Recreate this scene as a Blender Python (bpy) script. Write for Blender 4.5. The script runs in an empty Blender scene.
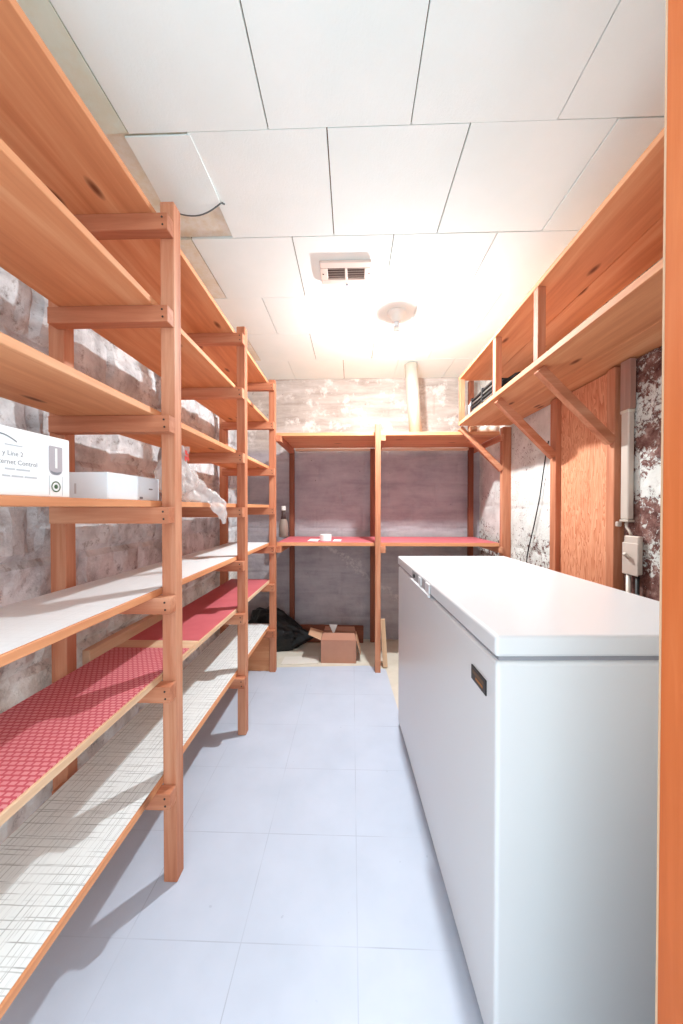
import bpy, bmesh, math, random
from mathutils import Vector, Matrix, noise

random.seed(7)
S = bpy.context.scene
COL = S.collection
R = math.radians


# ------------------------------------------------------------------ helpers
def srgb(r, g, b):
    def f(c):
        c /= 255.0
        return c / 12.92 if c <= 0.04045 else ((c + 0.055) / 1.055) ** 2.4
    return (f(r), f(g), f(b), 1.0)


def link(name, bm, mat, parent=None, smooth=False, mats=None):
    """one mesh object; geometry is given in world space, stored local to its thing"""
    me = bpy.data.meshes.new(name)
    if parent is not None:
        root = parent
        while root.parent is not None:
            root = root.parent
        bm.transform(Matrix(root.matrix_basis).inverted())
    bmesh.ops.recalc_face_normals(bm, faces=bm.faces[:])
    bm.to_mesh(me)
    bm.free()
    for m in (mats or [mat]):
        me.materials.append(m)
    if smooth:
        for p in me.polygons:
            p.use_smooth = True
    o = bpy.data.objects.new(name, me)
    COL.objects.link(o)
    if parent is not None:
        o.parent = parent
    return o


def tag(o, label, cat, group=None):
    o['label'] = label
    o['category'] = cat
    if group:
        o['group'] = group
    return o


def struct(o):
    o['kind'] = 'structure'
    return o


def thing(name, label, cat, loc=(0, 0, 0), rotz=0.0, group=None):
    o = bpy.data.objects.new(name, None)
    o.empty_display_size = 0.05
    COL.objects.link(o)
    o.matrix_basis = Matrix.Translation(loc) @ Matrix.Rotation(rotz, 4, 'Z')
    return tag(o, label, cat, group)


def box(bm, x0, x1, y0, y1, z0, z1, bev=0.0, M=None, seg=1, mi=0):
    vs = [bm.verts.new(p) for p in ((x0, y0, z0), (x1, y0, z0), (x1, y1, z0), (x0, y1, z0),
                                    (x0, y0, z1), (x1, y0, z1), (x1, y1, z1), (x0, y1, z1))]
    fs = []
    for q in ((3, 2, 1, 0), (4, 5, 6, 7), (0, 1, 5, 4), (1, 2, 6, 5), (2, 3, 7, 6), (3, 0, 4, 7)):
        f = bm.faces.new([vs[i] for i in q])
        f.material_index = mi
        fs.append(f)
    if bev > 0:
        es = list({e for f in fs for e in f.edges})
        r = bmesh.ops.bevel(bm, geom=es, offset=bev, segments=seg, affect='EDGES', profile=0.5)
        vs = list({v for f in r['faces'] for v in f.verts} | {v for v in vs if v.is_valid})
        for f in r['faces']:
            f.material_index = mi
    if M is not None:
        bmesh.ops.transform(bm, matrix=M, verts=[v for v in vs if v.is_valid])
    return bm


def B(*a, **k):
    return box(bmesh.new(), *a, **k)


def bar(bm, p, q, w, h, up=(0, 0, 1), bev=0.0):
    """a square-section bar from p to q"""
    p, q = Vector(p), Vector(q)
    d = (q - p)
    L = d.length
    d.normalize()
    s = d.cross(Vector(up)).normalized()
    u = s.cross(d).normalized()
    M = Matrix((s, d, u)).transposed().to_4x4()
    M.translation = p
    return box(bm, -w / 2, w / 2, 0, L, -h / 2, h / 2, bev, M)


def lathe(bm, prof, c, n=24, M=None):
    """prof: (radius, z) pairs, spun about the vertical through c"""
    rings = []
    for r, z in prof:
        rings.append([bm.verts.new((c[0] + r * math.cos(2 * math.pi * i / n),
                                    c[1] + r * math.sin(2 * math.pi * i / n), c[2] + z)) for i in range(n)])
    for a, b in zip(rings, rings[1:]):
        for i in range(n):
            bm.faces.new((a[i], a[(i + 1) % n], b[(i + 1) % n], b[i]))
    for rg in (rings[0], rings[-1]):
        bm.faces.new(rg)
    if M is not None:
        bmesh.ops.transform(bm, matrix=M, verts=[v for rg in rings for v in rg])
    return bm


def tube(bm, pts, r, n=8):
    pts = [Vector(p) for p in pts]
    rings = []
    for i, p in enumerate(pts):
        d = (pts[min(i + 1, len(pts) - 1)] - pts[max(i - 1, 0)]).normalized()
        ref = Vector((1, 0, 0)) if abs(d.x) < 0.8 else Vector((0, 1, 0))
        a = d.cross(ref).normalized()
        b = d.cross(a)
        rr = r[i] if isinstance(r, (list, tuple)) else r
        rings.append([bm.verts.new(p + rr * (math.cos(2 * math.pi * k / n) * a + math.sin(2 * math.pi * k / n) * b))
                      for k in range(n)])
    for a, b in zip(rings, rings[1:]):
        for k in range(n):
            bm.faces.new((a[k], a[(k + 1) % n], b[(k + 1) % n], b[k]))
    bm.faces.new(rings[0])
    bm.faces.new(rings[-1])
    return bm


def sheet(bm, corners, th):
    """a thin flat sheet: four corners counter-clockwise, thickened along its normal"""
    c = [Vector(p) for p in corners]
    n = (c[1] - c[0]).cross(c[3] - c[0]).normalized() * th
    lo = [bm.verts.new(p - n / 2) for p in c]
    hi = [bm.verts.new(p + n / 2) for p in c]
    bm.faces.new(lo[::-1])
    bm.faces.new(hi)
    for i in range(4):
        j = (i + 1) % 4
        bm.faces.new((lo[i], lo[j], hi[j], hi[i]))
    return bm


# ---------------------------------------------------------------- materials
class NT:
    def __init__(self, name):
        self.m = bpy.data.materials.new(name)
        self.m.use_nodes = True
        self.t = self.m.node_tree
        self.b = self.t.nodes['Principled BSDF']

    def n(self, typ, **kw):
        nd = self.t.nodes.new('ShaderNode' + typ)
        for k, v in kw.items():
            if k in nd.inputs:
                nd.inputs[k].default_value = v
            else:
                setattr(nd, k, v)
        return nd

    def l(self, a, b):
        self.t.links.new(a, b)

    def ramp(self, src, stops, interp='LINEAR'):
        r = self.n('ValToRGB')
        r.color_ramp.interpolation = interp
        e = r.color_ramp.elements
        while len(e) < len(stops):
            e.new(0.5)
        for el, (p, c) in zip(e, stops):
            el.position = p
            el.color = c if not isinstance(c, (int, float)) else (c, c, c, 1)
        self.l(src, r.inputs[0])
        return r.outputs[0]

    def mix(self, fac, a, b, mode='MIX'):
        x = self.n('Mix', data_type='RGBA', blend_type=mode)
        for i, v in ((0, fac), (6, a), (7, b)):
            if hasattr(v, 'is_linked'):
                self.l(v, x.inputs[i])
            else:
                x.inputs[i].default_value = v
        return x.outputs[2]

    def math(self, op, a, b=None, c=None):
        x = self.n('Math', operation=op)
        for i, v in enumerate((a, b, c)):
            if v is None:
                continue
            if hasattr(v, 'is_linked'):
                self.l(v, x.inputs[i])
            else:
                x.inputs[i].default_value = v
        return x.outputs[0]

    def coord(self, scale=(1, 1, 1), rnd=False, rot=(0, 0, 0)):
        tc = self.n('TexCoord')
        mp = self.n('Mapping')
        mp.inputs['Scale'].default_value = scale
        mp.inputs['Rotation'].default_value = rot
        self.l(tc.outputs['Object'], mp.inputs['Vector'])
        if rnd:
            oi = self.n('ObjectInfo')
            mul = self.n('VectorMath', operation='MULTIPLY')
            self.l(oi.outputs['Random'], mul.inputs[0])
            mul.inputs[1].default_value = (13.7, 29.3, 41.9)
            add = self.n('VectorMath', operation='ADD')
            self.l(tc.outputs['Object'], add.inputs[0])
            self.l(mul.outputs[0], add.inputs[1])
            self.l(add.outputs[0], mp.inputs['Vector'])
        return mp.outputs[0]

    def noise(self, vec, scale, detail=4, rough=0.55, dist=0.0):
        x = self.n('TexNoise', Scale=scale, Detail=detail, Roughness=rough, Distortion=dist)
        self.l(vec, x.inputs['Vector'])
        return x.outputs[0]

    def bump(self, h, strength=0.3, dist=0.01):
        x = self.n('Bump', Strength=strength, Distance=dist)
        self.l(h, x.inputs['Height'])
        self.l(x.outputs[0], self.b.inputs['Normal'])

    def base(self, c, rough=0.6, metal=0.0, spec=0.4):
        if hasattr(c, 'is_linked'):
            self.l(c, self.b.inputs['Base Color'])
        else:
            self.b.inputs['Base Color'].default_value = c
        self.b.inputs['Roughness'].default_value = rough
        self.b.inputs['Metallic'].default_value = metal
        self.b.inputs['Specular IOR Level'].default_value = spec
        return self.m


def plain(name, c, rough=0.5, metal=0.0, spec=0.4):
    return NT(name).base(c, rough, metal, spec)


def wood(name, axis, lo, mid, hi, knot=True, wide=1.0):
    """softwood with its grain along one axis"""
    k = NT(name)
    sc = {'x': (0.07, 1, 1), 'y': (1, 0.07, 1), 'z': (1, 1, 0.07)}[axis]
    v = k.coord(sc, rnd=True)
    g1 = k.noise(v, 9 * wide, 3, 0.5, 1.2)
    g2 = k.noise(v, 60, 4, 0.6, 0.5)
    g = k.math('ADD', k.math('MULTIPLY', g1, 0.66), k.math('MULTIPLY', g2, 0.34))
    c = k.ramp(g, [(0.30, lo), (0.5, mid), (0.68, hi)])
    if knot:
        sk = {'x': (0.35, 1, 1), 'y': (1, 0.35, 1), 'z': (1, 1, 0.35)}[axis]
        vk = k.coord(sk, rnd=True, rot=(R(90), 0, R(90)) if axis == 'z' else (0, 0, 0))
        vo = k.n('TexVoronoi', voronoi_dimensions='2D', Scale=6.0)
        vo.inputs['Randomness'].default_value = 1.0
        k.l(vk, vo.inputs['Vector'])
        wn = k.n('TexWhiteNoise', noise_dimensions='3D')
        k.l(vo.outputs['Position'], wn.inputs['Vector'])
        keep = k.math('GREATER_THAN', wn.outputs['Value'], 0.45)
        kn = k.ramp(vo.outputs['Distance'], [(0.022, 1.0), (0.045, 0.75), (0.085, 0.0)])
        kn = k.math('MULTIPLY', kn, keep)
        c = k.mix(k.math('MULTIPLY', kn, 0.85), c, srgb(92, 36, 18))
    k.bump(g, 0.12, 0.004)
    return k.base(c, 0.62, 0, 0.3)


def wset(nm, lo, mid, hi, **kw):
    return {a: wood(nm + '_' + a, a, lo, mid, hi, **kw) for a in 'xyz'}


W_POST = wset('fir_stud', srgb(158, 90, 62), srgb(190, 122, 90), srgb(212, 154, 122), knot=False)
W_SHELF = wset('pine_board', srgb(194, 124, 84), srgb(216, 148, 104), srgb(228, 170, 128))
W_DARK = wset('old_stud', srgb(96, 48, 32), srgb(128, 70, 48), srgb(150, 90, 64), knot=False)
W_JAMB = wood('door_jamb_wood', 'z', srgb(196, 96, 44), srgb(214, 112, 58), srgb(226, 130, 76), wide=0.6)
W_LIGHT = wset('pale_wood', srgb(196, 156, 120), srgb(220, 184, 150), srgb(232, 204, 174), knot=False)


def m_plywood():
    k = NT('fir_plywood')
    v = k.coord((1, 1, 0.16))
    a = k.noise(v, 13, 2, 0.5, 3.0)
    w = k.math('FRACT', k.math('MULTIPLY', a, 7.0))
    g = k.noise(k.coord((1, 1, 0.03)), 90, 3)
    c = k.ramp(k.math('ADD', k.math('MULTIPLY', w, 0.5), k.math('MULTIPLY', g, 0.4)),
               [(0.15, srgb(184, 104, 70)), (0.45, srgb(214, 144, 108)), (0.75, srgb(226, 164, 130))])
    return k.base(c, 0.65, 0, 0.25)


def m_ceiling(name, c0, c1, stain=0.0):
    k = NT(name)
    v = k.coord()
    fib = k.noise(k.coord((1, 0.5, 1), rot=(0, 0, 0.5)), 120, 5, 0.7, 1.0)
    big = k.noise(v, 5, 3)
    c = k.mix(k.ramp(big, [(0.35, 0), (0.7, 1)]), c0, c1)
    if stain:
        st = k.ramp(k.noise(v, 16, 6, 0.7), [(0.42, 0), (0.62, stain)])
        c = k.mix(st, c, srgb(214, 196, 152))
    k.bump(fib, 0.25, 0.004)
    return k.base(c, 0.9, 0, 0.1)


def m_vinyl():
    k = NT('pale_blue_vinyl_tiles')
    tc = k.n('TexCoord')
    sp = k.n('SeparateXYZ')
    k.l(tc.outputs['Object'], sp.inputs[0])
    d = []
    for ax, off, step in (('X', 0.30, 0.315), ('Y', -0.925, 0.318)):
        f = k.math('FRACT', k.math('DIVIDE', k.math('ADD', sp.outputs[ax], off + 50 * step), step))
        d.append(k.math('MINIMUM', f, k.math('SUBTRACT', 1.0, f)))
    ln = k.math('LESS_THAN', k.math('MINIMUM', d[0], d[1]), 0.0042)
    fade = k.ramp(k.noise(tc.outputs['Object'], 3.1, 3), [(0.40, 0.04), (0.66, 0.5)])
    n1 = k.ramp(k.noise(tc.outputs['Object'], 5, 4), [(0.3, srgb(190, 198, 213)), (0.7, srgb(199, 206, 221))])
    sp2 = k.ramp(k.noise(tc.outputs['Object'], 42, 2, 0.4), [(0.76, 0), (0.80, 0.35)])
    c = k.mix(k.math('MULTIPLY', ln, fade), n1, srgb(128, 134, 152))
    c = k.mix(sp2, c, srgb(150, 158, 176))
    return k.base(c, 0.42, 0, 0.35)


def m_concrete(name, c_lo, c_hi, white=None, wl=(0.55, 0.62), sc=6.0, bump=0.5, lines=False, dark=None):
    k = NT(name)
    v = k.coord()
    n1 = k.noise(v, sc, 7, 0.65)
    c = k.ramp(n1, [(0.3, c_lo), (0.7, c_hi)])
    if dark is not None:
        c = k.mix(k.ramp(k.noise(v, sc * 1.9, 6, 0.7, 0.6), [(0.56, 0), (0.66, 0.8)]), c, dark)
    if white is not None:
        c = k.mix(k.ramp(k.noise(v, sc * 0.8, 8, 0.7, 0.4), [(wl[0], 0), (wl[1], 0.9)]), c, white)
    h = k.noise(v, sc * 4, 8, 0.7)
    if lines:
        w = k.n('TexWave', Scale=1.5, Distortion=2.0, Detail=3.0, bands_direction='Z')
        w.inputs['Detail Scale'].default_value = 2.0
        k.l(v, w.inputs['Vector'])
        ln = k.ramp(w.outputs[1], [(0.0, 0.55), (0.10, 0.0)])
        c = k.mix(ln, c, srgb(92, 82, 80))
    k.bump(h, bump, 0.012)
    return k.base(c, 0.9, 0, 0.15)


def m_right_wall():
    """white limewash flaking off dark, damp masonry: mostly white away from the door"""
    k = NT('flaking_white_paint')
    v = k.coord()
    tc = k.n('TexCoord')
    sp = k.n('SeparateXYZ')
    k.l(tc.outputs['Object'], sp.inputs[0])
    fine = k.noise(v, 34, 6, 0.8, 0.3)
    big = k.noise(k.coord((1, 1, 2.2)), 3.3, 4, 0.6, 0.5)
    mot = k.ramp(k.noise(v, 24, 6, 0.7), [(0.35, srgb(84, 50, 46)), (0.55, srgb(136, 98, 90)), (0.72, srgb(186, 158, 148))])
    # bare patches with a shape of their own: near the door, and low on the wall
    door = k.ramp(sp.outputs['Y'], [(0.0, 1.0), (1.0, 0.0)])
    dn = k.n('MapRange')
    k.l(sp.outputs['Y'], dn.inputs[0])
    for i, val in ((1, 1.42), (2, 1.47), (3, 0.10), (4, -0.01)):
        dn.inputs[i].default_value = val
    band = k.math('COSINE', k.math('MULTIPLY', k.math('SUBTRACT', sp.outputs['Z'], 1.56), 2 * math.pi / 0.285))
    band = k.math('MULTIPLY', k.math('MULTIPLY', band, -0.55), dn.outputs[0])
    lo = k.n('MapRange')
    k.l(sp.outputs['Z'], lo.inputs[0])
    for i, val in ((1, 0.85), (2, 1.12), (3, 0.10), (4, 0.0)):
        lo.inputs[i].default_value = val
    val = k.math('ADD', k.math('ADD', k.math('MULTIPLY', fine, 0.72), k.math('MULTIPLY', big, 0.28)),
                 k.math('ADD', k.math('ADD', dn.outputs[0], band), lo.outputs[0]))
    bare = k.ramp(val, [(0.575, 0), (0.61, 1)])
    spk = k.ramp(k.noise(k.coord((1, 1, 0.7)), 62, 4, 0.7), [(0.60, 0), (0.67, 0.85)])
    bare = k.math('MAXIMUM', bare, k.math('MULTIPLY', spk, k.ramp(big, [(0.40, 0.15), (0.56, 1)])))
    c = k.mix(bare, k.ramp(k.noise(v, 9, 5), [(0.3, srgb(206, 204, 198)), (0.7, srgb(232, 231, 226))]), mot)
    k.bump(k.math('SUBTRACT', k.noise(v, 45, 6, 0.7), k.math('MULTIPLY', bare, 0.5)), 0.6, 0.012)
    return k.base(c, 0.85, 0, 0.15)


def m_left_wall():
    k = NT('whitewashed_rubble')
    v = k.coord()
    tc = k.n('TexCoord')
    sp = k.n('SeparateXYZ')
    k.l(tc.outputs['Object'], sp.inputs[0])
    n1 = k.noise(v, 7, 7, 0.65, 0.3)
    up = k.ramp(n1, [(0.3, srgb(160, 158, 160)), (0.60, srgb(228, 229, 231))])
    lowc = k.ramp(n1, [(0.3, srgb(176, 160, 148)), (0.5, srgb(218, 208, 198)), (0.66, srgb(240, 236, 230))])
    mr = k.n('MapRange')
    k.l(k.math('ADD', sp.outputs['Z'], k.math('MULTIPLY', k.noise(v, 4, 4), 0.3)), mr.inputs[0])
    for i, val in ((1, 0.80), (2, 1.15), (3, 0.0), (4, 1.0)):
        mr.inputs[i].default_value = val
    c = k.mix(mr.outputs[0], lowc, up)
    spk = k.ramp(k.noise(v, 24, 6, 0.75), [(0.55, 0), (0.70, 0.8)])
    c = k.mix(spk, c, srgb(110, 92, 84))
    k.bump(k.noise(v, 26, 8, 0.7), 0.6, 0.012)
    return k.base(c, 0.92, 0, 0.1)


def m_back_wall():
    """lower part: form-marked grey plaster; upper part: paler, patched with lime"""
    k = NT('cellar_back_wall')
    v = k.coord()
    tc = k.n('TexCoord')
    sp = k.n('SeparateXYZ')
    k.l(tc.outputs['Object'], sp.inputs[0])
    n1 = k.noise(v, 5, 7, 0.65, 0.3)
    nh = k.noise(k.coord((0.35, 1, 2.0)), 7, 6, 0.65, 0.2)
    mid = k.ramp(k.math('ADD', k.math('MULTIPLY', n1, 0.5), k.math('MULTIPLY', nh, 0.5)),
                 [(0.32, srgb(144, 136, 140)), (0.5, srgb(172, 163, 167)), (0.7, srgb(190, 182, 184))])
    top = k.ramp(nh, [(0.3, srgb(164, 150, 142)), (0.5, srgb(190, 178, 170)), (0.66, srgb(206, 196, 190))])
    lime = k.ramp(k.noise(v, 7, 6, 0.68, 0.0), [(0.53, 0), (0.63, 0.85)])
    top = k.mix(lime, top, srgb(226, 219, 214))
    zone = k.ramp(sp.outputs['Z'], [(0.0, 0), (1.0, 1)])
    mr = k.n('MapRange')
    k.l(sp.outputs['Z'], mr.inputs[0])
    for i, val in ((1, 1.66), (2, 1.72), (3, 0.0), (4, 1.0)):
        mr.inputs[i].default_value = val
    c = k.mix(mr.outputs[0], mid, top)
    pits = k.ramp(k.noise(v, 22, 4, 0.6), [(0.68, 0), (0.74, 0.7)])
    c = k.mix(pits, c, srgb(84, 72, 70))
    # a run of pale mortar on the low part
    lo = k.ramp(sp.outputs['Z'], [(0.84, 1), (0.92, 0)])
    sx = k.math('ADD', k.math('MULTIPLY', sp.outputs['X'], 0.72), sp.outputs['Z'])
    sx = k.math('ABSOLUTE', k.math('SUBTRACT', k.math('ADD', sx, k.math('MULTIPLY', k.noise(v, 9, 5, 0.7), 0.34)), 0.85))
    cr = k.math('MULTIPLY', k.ramp(sx, [(0.02, 0.8), (0.06, 0)]), k.ramp(k.noise(v, 26, 4, 0.7), [(0.45, 0), (0.6, 1)]))
    c = k.mix(k.math('MULTIPLY', lo, cr), c, srgb(206, 198, 196))
    k.bump(k.noise(v, 20, 8, 0.7), 0.5, 0.012)
    return k.base(c, 0.9, 0, 0.12)


def m_red_mat(name, holes):
    k = NT(name)
    v = k.coord()
    n = k.ramp(k.noise(v, 6, 3), [(0.3, srgb(198, 96, 104)), (0.7, srgb(210, 110, 116))])
    if holes:
        br = k.n('TexBrick', Scale=1.0, offset=0.5)
        br.inputs['Brick Width'].default_value = 0.0165
        br.inputs['Row Height'].default_value = 0.0125
        br.inputs['Mortar Size'].default_value = 0.0028
        br.inputs['Mortar Smooth'].default_value = 0.4
        br.inputs['Color1'].default_value = srgb(224, 150, 152)
        br.inputs['Color2'].default_value = srgb(220, 142, 146)
        br.inputs['Mortar'].default_value = srgb(194, 82, 94)
        k.l(v, br.inputs['Vector'])
        c = k.mix(0.9, n, br.outputs[0])
        k.bump(br.outputs[1], -0.6, 0.003)
    else:
        c = n
    return k.base(c, 0.55, 0, 0.3)


def m_grid(name, base, line, amt):
    """shelf paper printed with an uneven woven check"""
    k = NT(name)
    tc = k.n('TexCoord')
    sp = k.n('SeparateXYZ')
    k.l(tc.outputs['Object'], sp.inputs[0])
    tot = None
    for ax, st, w, ns in (('X', 0.0135, 0.10, 5.1), ('X', 0.0215, 0.07, 3.3), ('Y', 0.021, 0.09, 4.7), ('Y', 0.036, 0.06, 6.3)):
        wob = k.math('MULTIPLY', k.noise(tc.outputs['Object'], 6, 2), 0.006)
        f = k.math('FRACT', k.math('DIVIDE', k.math('ADD', k.math('ADD', sp.outputs[ax], wob), 20.0), st))
        ln = k.math('LESS_THAN', f, w)
        stretch = (3, 0.6, 1) if ax == 'X' else (0.6, 3, 1)
        am = k.ramp(k.noise(k.coord(stretch), ns * 4, 3), [(0.38, 0.0), (0.62, 1.0)])
        ln = k.math('MULTIPLY', ln, am)
        tot = ln if tot is None else k.math('MAXIMUM', tot, ln)
    c = k.mix(k.math('MULTIPLY', tot, amt), base, line)
    return k.base(c, 0.5, 0, 0.35)


CEIL = m_ceiling('fibre_ceiling_tile', srgb(236, 246, 244), srgb(241, 249, 247))
CEIL_GREEN = m_ceiling('pale_green_ceiling_strip', srgb(216, 228, 216), srgb(226, 234, 224), 0.2)  # pale green tone with a faint yellowish mottle
CEIL_STAIN = m_ceiling('mouldy_ceiling_edge', srgb(230, 227, 214), srgb(234, 234, 226), 0.45)
GAP = plain('dark_gap', srgb(112, 80, 58), 0.9)
VINYL = m_vinyl()
SLAB = m_concrete('cream_concrete_slab', srgb(206, 196, 178), srgb(226, 218, 204), sc=4, bump=0.2)
LEFTW = m_left_wall()
BACKW = m_back_wall()
RIGHTW = m_right_wall()
PLY = m_plywood()
RED_HOLES = m_red_mat('red_honeycomb_mat', True)
RED_FLAT = m_red_mat('red_shelf_liner', False)
GRID = m_grid('check_shelf_paper', srgb(234, 236, 236), srgb(104, 98, 96), 0.6)
PALE = m_grid('white_shelf_paper', srgb(232, 234, 236), srgb(190, 188, 186), 0.2)
ENAMEL = plain('white_enamel', srgb(222, 221, 222), 0.28, 0, 0.45)
GASKET = plain('grey_gasket', srgb(150, 150, 156), 0.6)
BLACK = plain('black_plastic', srgb(20, 20, 22), 0.5)
DARKG = plain('dark_grey_paint', srgb(38, 36, 36), 0.5)
MIDG = plain('grey_slat_paint', srgb(84, 78, 74), 0.45)
SILVER = plain('silver_metal', srgb(200, 200, 204), 0.35, 0.8)
CARD = m_concrete('cardboard', srgb(178, 128, 108), srgb(188, 138, 116), sc=5, bump=0.05)
CARDIN = m_concrete('cardboard_inside', srgb(196, 152, 122), srgb(208, 166, 136), sc=5, bump=0.05)
WHITEBOX = plain('white_carton', srgb(238, 238, 238), 0.45)
BLUEBOX = plain('pale_blue_carton', srgb(226, 234, 240), 0.5)
INK = plain('dark_grey_ink', srgb(126, 128, 134), 0.6)
INKL = plain('light_grey_ink', srgb(190, 192, 196), 0.6)
GREENINK = plain('green_ink', srgb(70, 96, 66), 0.5)
GALV = NT('galvanised_duct').base(srgb(216, 206, 192), 0.42, 0.55)
PORC = plain('white_porcelain', srgb(232, 230, 224), 0.3)
VENTM = plain('cream_vent_paint', srgb(222, 204, 194), 0.45)
VENTD = plain('vent_brown_inside', srgb(124, 104, 96), 0.7)  # one brown tone, darker than the vent frame
CREAMMETAL = plain('cream_painted_metal', srgb(204, 190, 178), 0.45, 0.2)
BOTTLE = plain('clouded_bottle', srgb(150, 134, 122), 0.3)
BOTTLED = plain('dark_bottle_neck', srgb(70, 52, 48), 0.4)
PAPER = plain('white_paper', srgb(240, 236, 232), 0.7)
NAIL = plain('nail_steel', srgb(70, 60, 56), 0.4, 0.7)

# ------------------------------------------------------------------- setting
XL, XR, YB, ZC = -0.975, 1.125, 3.135, 2.33


def rough_wall(name, mat, along, fixed, a0, a1, z0, z1, amp, courses, out, step=0.022, th=0.12):
    """a masonry wall: courses of blocks with sunk joints, displaced into the room"""
    bm = bmesh.new()
    na, nz = int((a1 - a0) / step), int((z1 - z0) / step)
    grid = []
    for j in range(nz + 1):
        z = z0 + (z1 - z0) * j / nz
        row = []
        for i in range(na + 1):
            a = a0 + (a1 - a0) * i / na
            wob = noise.noise(Vector((a * 3, z * 3, 5.0))) * 0.03
            zz = z + wob
            ci = math.floor(zz / courses)
            fz = zz / courses - ci
            blen = courses * 2.1
            fa = (a + wob + (ci % 2) * blen / 2 + 40) / blen
            fa -= math.floor(fa)
            dj = min(fz, 1 - fz) * courses
            da = min(fa, 1 - fa) * blen
            joint = max(0.0, 1 - min(dj, da) / 0.022)
            n = noise.fractal(Vector((a * 9, z * 9, fixed)), 1.0, 2.0, 4)
            d = amp * (0.55 * n - 0.9 * joint) - amp * 0.45
            p = (fixed + out * d, a, z) if along == 'y' else (a, fixed + out * d, z)
            row.append(bm.verts.new(p))
        grid.append(row)
    for j in range(nz):
        for i in range(na):
            bm.faces.new((grid[j][i], grid[j][i + 1], grid[j + 1][i + 1], grid[j + 1][i]))
    back = []
    for row in (grid[0], grid[-1]):
        br = []
        for v in row:
            p = list(v.co)
            p[0 if along == 'y' else 1] = fixed - out * th
            br.append(bm.verts.new(p))
        back.append(br)
    for r, br in ((grid[0], back[0]), (grid[-1], back[1])):
        for i in range(na):
            bm.faces.new((r[i], r[i + 1], br[i + 1], br[i]))
    for i in range(na):
        bm.faces.new((back[0][i], back[0][i + 1], back[1][i + 1], back[1][i]))
    return struct(link(name, bm, mat))


rough_wall('wall_left', LEFTW, 'y', XL, -0.1, YB + 0.1, 0, ZC + 0.02, 0.022, 0.17, 1)
rough_wall('wall_back', BACKW, 'x', YB, XL - 0.1, XR + 0.1, 0, ZC + 0.02, 0.006, 0.20, -1)
rough_wall('wall_right', RIGHTW, 'y', XR, 0.40, YB + 0.1, 0, ZC + 0.02, 0.006, 0.30, -1)
rough_wall('wall_right_pier', RIGHTW, 'y', 1.099, 0.40, 1.449, 0, 1.758, 0.006, 0.285, -1, th=0.02)
struct(link('wall_front', B(0.425, XR + 0.1, 0.29, 0.395, 0, ZC + 0.02), plain('front_wall_paint', srgb(220, 214, 204), 0.8)))

struct(link('floor', B(XL - 0.1, XR + 0.1, -0.3, YB + 0.1, -0.08, 0.0), SLAB))
bm = bmesh.new()
pts = [(-0.985, -0.28), (1.10, -0.28), (1.10, 1.95), (0.272, 1.95), (0.268, 2.06), (0.247, 2.545), (0.12, 2.605), (-0.55, 2.555), (-0.985, 2.54)]
lo = [bm.verts.new((x, y, 0.0002)) for x, y in pts]
hi = [bm.verts.new((x, y, 0.004)) for x, y in pts]
bm.faces.new(hi)
bm.faces.new(lo[::-1])
for i in range(len(pts)):
    j = (i + 1) % len(pts)
    bm.faces.new((lo[i], lo[j], hi[j], hi[i]))
struct(link('floor_tiles', bm, VINYL))
FZ = 0.004

# ceiling: backing with fibre tiles laid in staggered rows
bm = bmesh.new()
box(bm, XL - 0.1, XR + 0.1, -0.1, YB + 0.1, ZC + 0.012, ZC + 0.06, mi=3)
rows = [(-0.1, 0.225, -0.255), (0.225, 0.648, -0.077), (0.648, 1.070, -0.255), (1.070, 1.492, -0.077),
        (1.492, 1.915, -0.256), (1.915, 2.316, -0.062), (2.316, 2.735, -0.28), (2.735, 3.133, -0.07)]
rr = random.Random(3)
for ri, (ya, yb, x0) in enumerate(rows):
    xs = [x0 + 0.432 * k for k in range(-4, 5)]
    xs = [x for x in xs if XL - 0.05 < x < XR + 0.05]
    xs = [XL - 0.09] + [x for x in xs if x - XL > 0.06 and XR - x > 0.06] + [XR + 0.09]
    for xa, xb in zip(xs, xs[1:]):
        mi = 0
        if xb < -0.6:
            mi = 1 if yb < 1.1 else 2
        if ri == 3 and xa < -0.6:
            pass
        gy0, gy1 = rr.choice((0.0012, 0.0022)), rr.choice((0.0006, 0.0022))
        gx0, gx1 = rr.choice((0.0008, 0.0022)), rr.choice((0.0018, 0.0024))
        dz = rr.uniform(0, 0.0015)
        if ri == 3 and xb < -0.4 and xb > -0.6:          # cut short where the loose tile hangs
            box(bm, xa + gx0, xb - gx1, ya + gy0, yb - gy1, ZC + 0.009, ZC + 0.014, mi=2)
        else:
            box(bm, xa + gx0, xb - gx1, ya + gy0, yb - gy1, ZC + dz, ZC + 0.014, mi=mi)
struct(link('ceiling', bm, None, mats=[CEIL, CEIL_GREEN, CEIL_STAIN, GAP]))

# the loose tile that sags out of the ceiling
bm = bmesh.new()
nu, nv = 14, 12
top, bot = [], []
for j in range(nv + 1):
    v = j / nv
    ra, rb = [], []
    for i in range(nu + 1):
        u = i / nu
        x = -0.705 + 0.205 * u + 0.012 * v * (u - 0.5)
        y = 1.078 + (0.215 + 0.05 * math.sin(math.pi * (0.15 + 0.75 * u)) ) * v
        sag = 0.0005 + 0.022 * v * v * (0.35 + 0.65 * math.sin(math.pi * min(1, u * 0.9 + 0.1)))
        ra.append(bm.verts.new((x, y, ZC - sag + 0.0055)))
        rb.append(bm.verts.new((x, y, ZC - sag - 0.0005)))
    top.append(ra)
    bot.append(rb)
for j in range(nv):
    for i in range(nu):
        bm.faces.new((top[j][i], top[j][i + 1], top[j + 1][i + 1], top[j + 1][i]))
        bm.faces.new((bot[j][i], bot[j + 1][i], bot[j + 1][i + 1], bot[j][i + 1]))
for j in range(nv):
    for i in (0, nu):
        bm.faces.new((top[j][i], top[j + 1][i], bot[j + 1][i], bot[j][i]))
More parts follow.
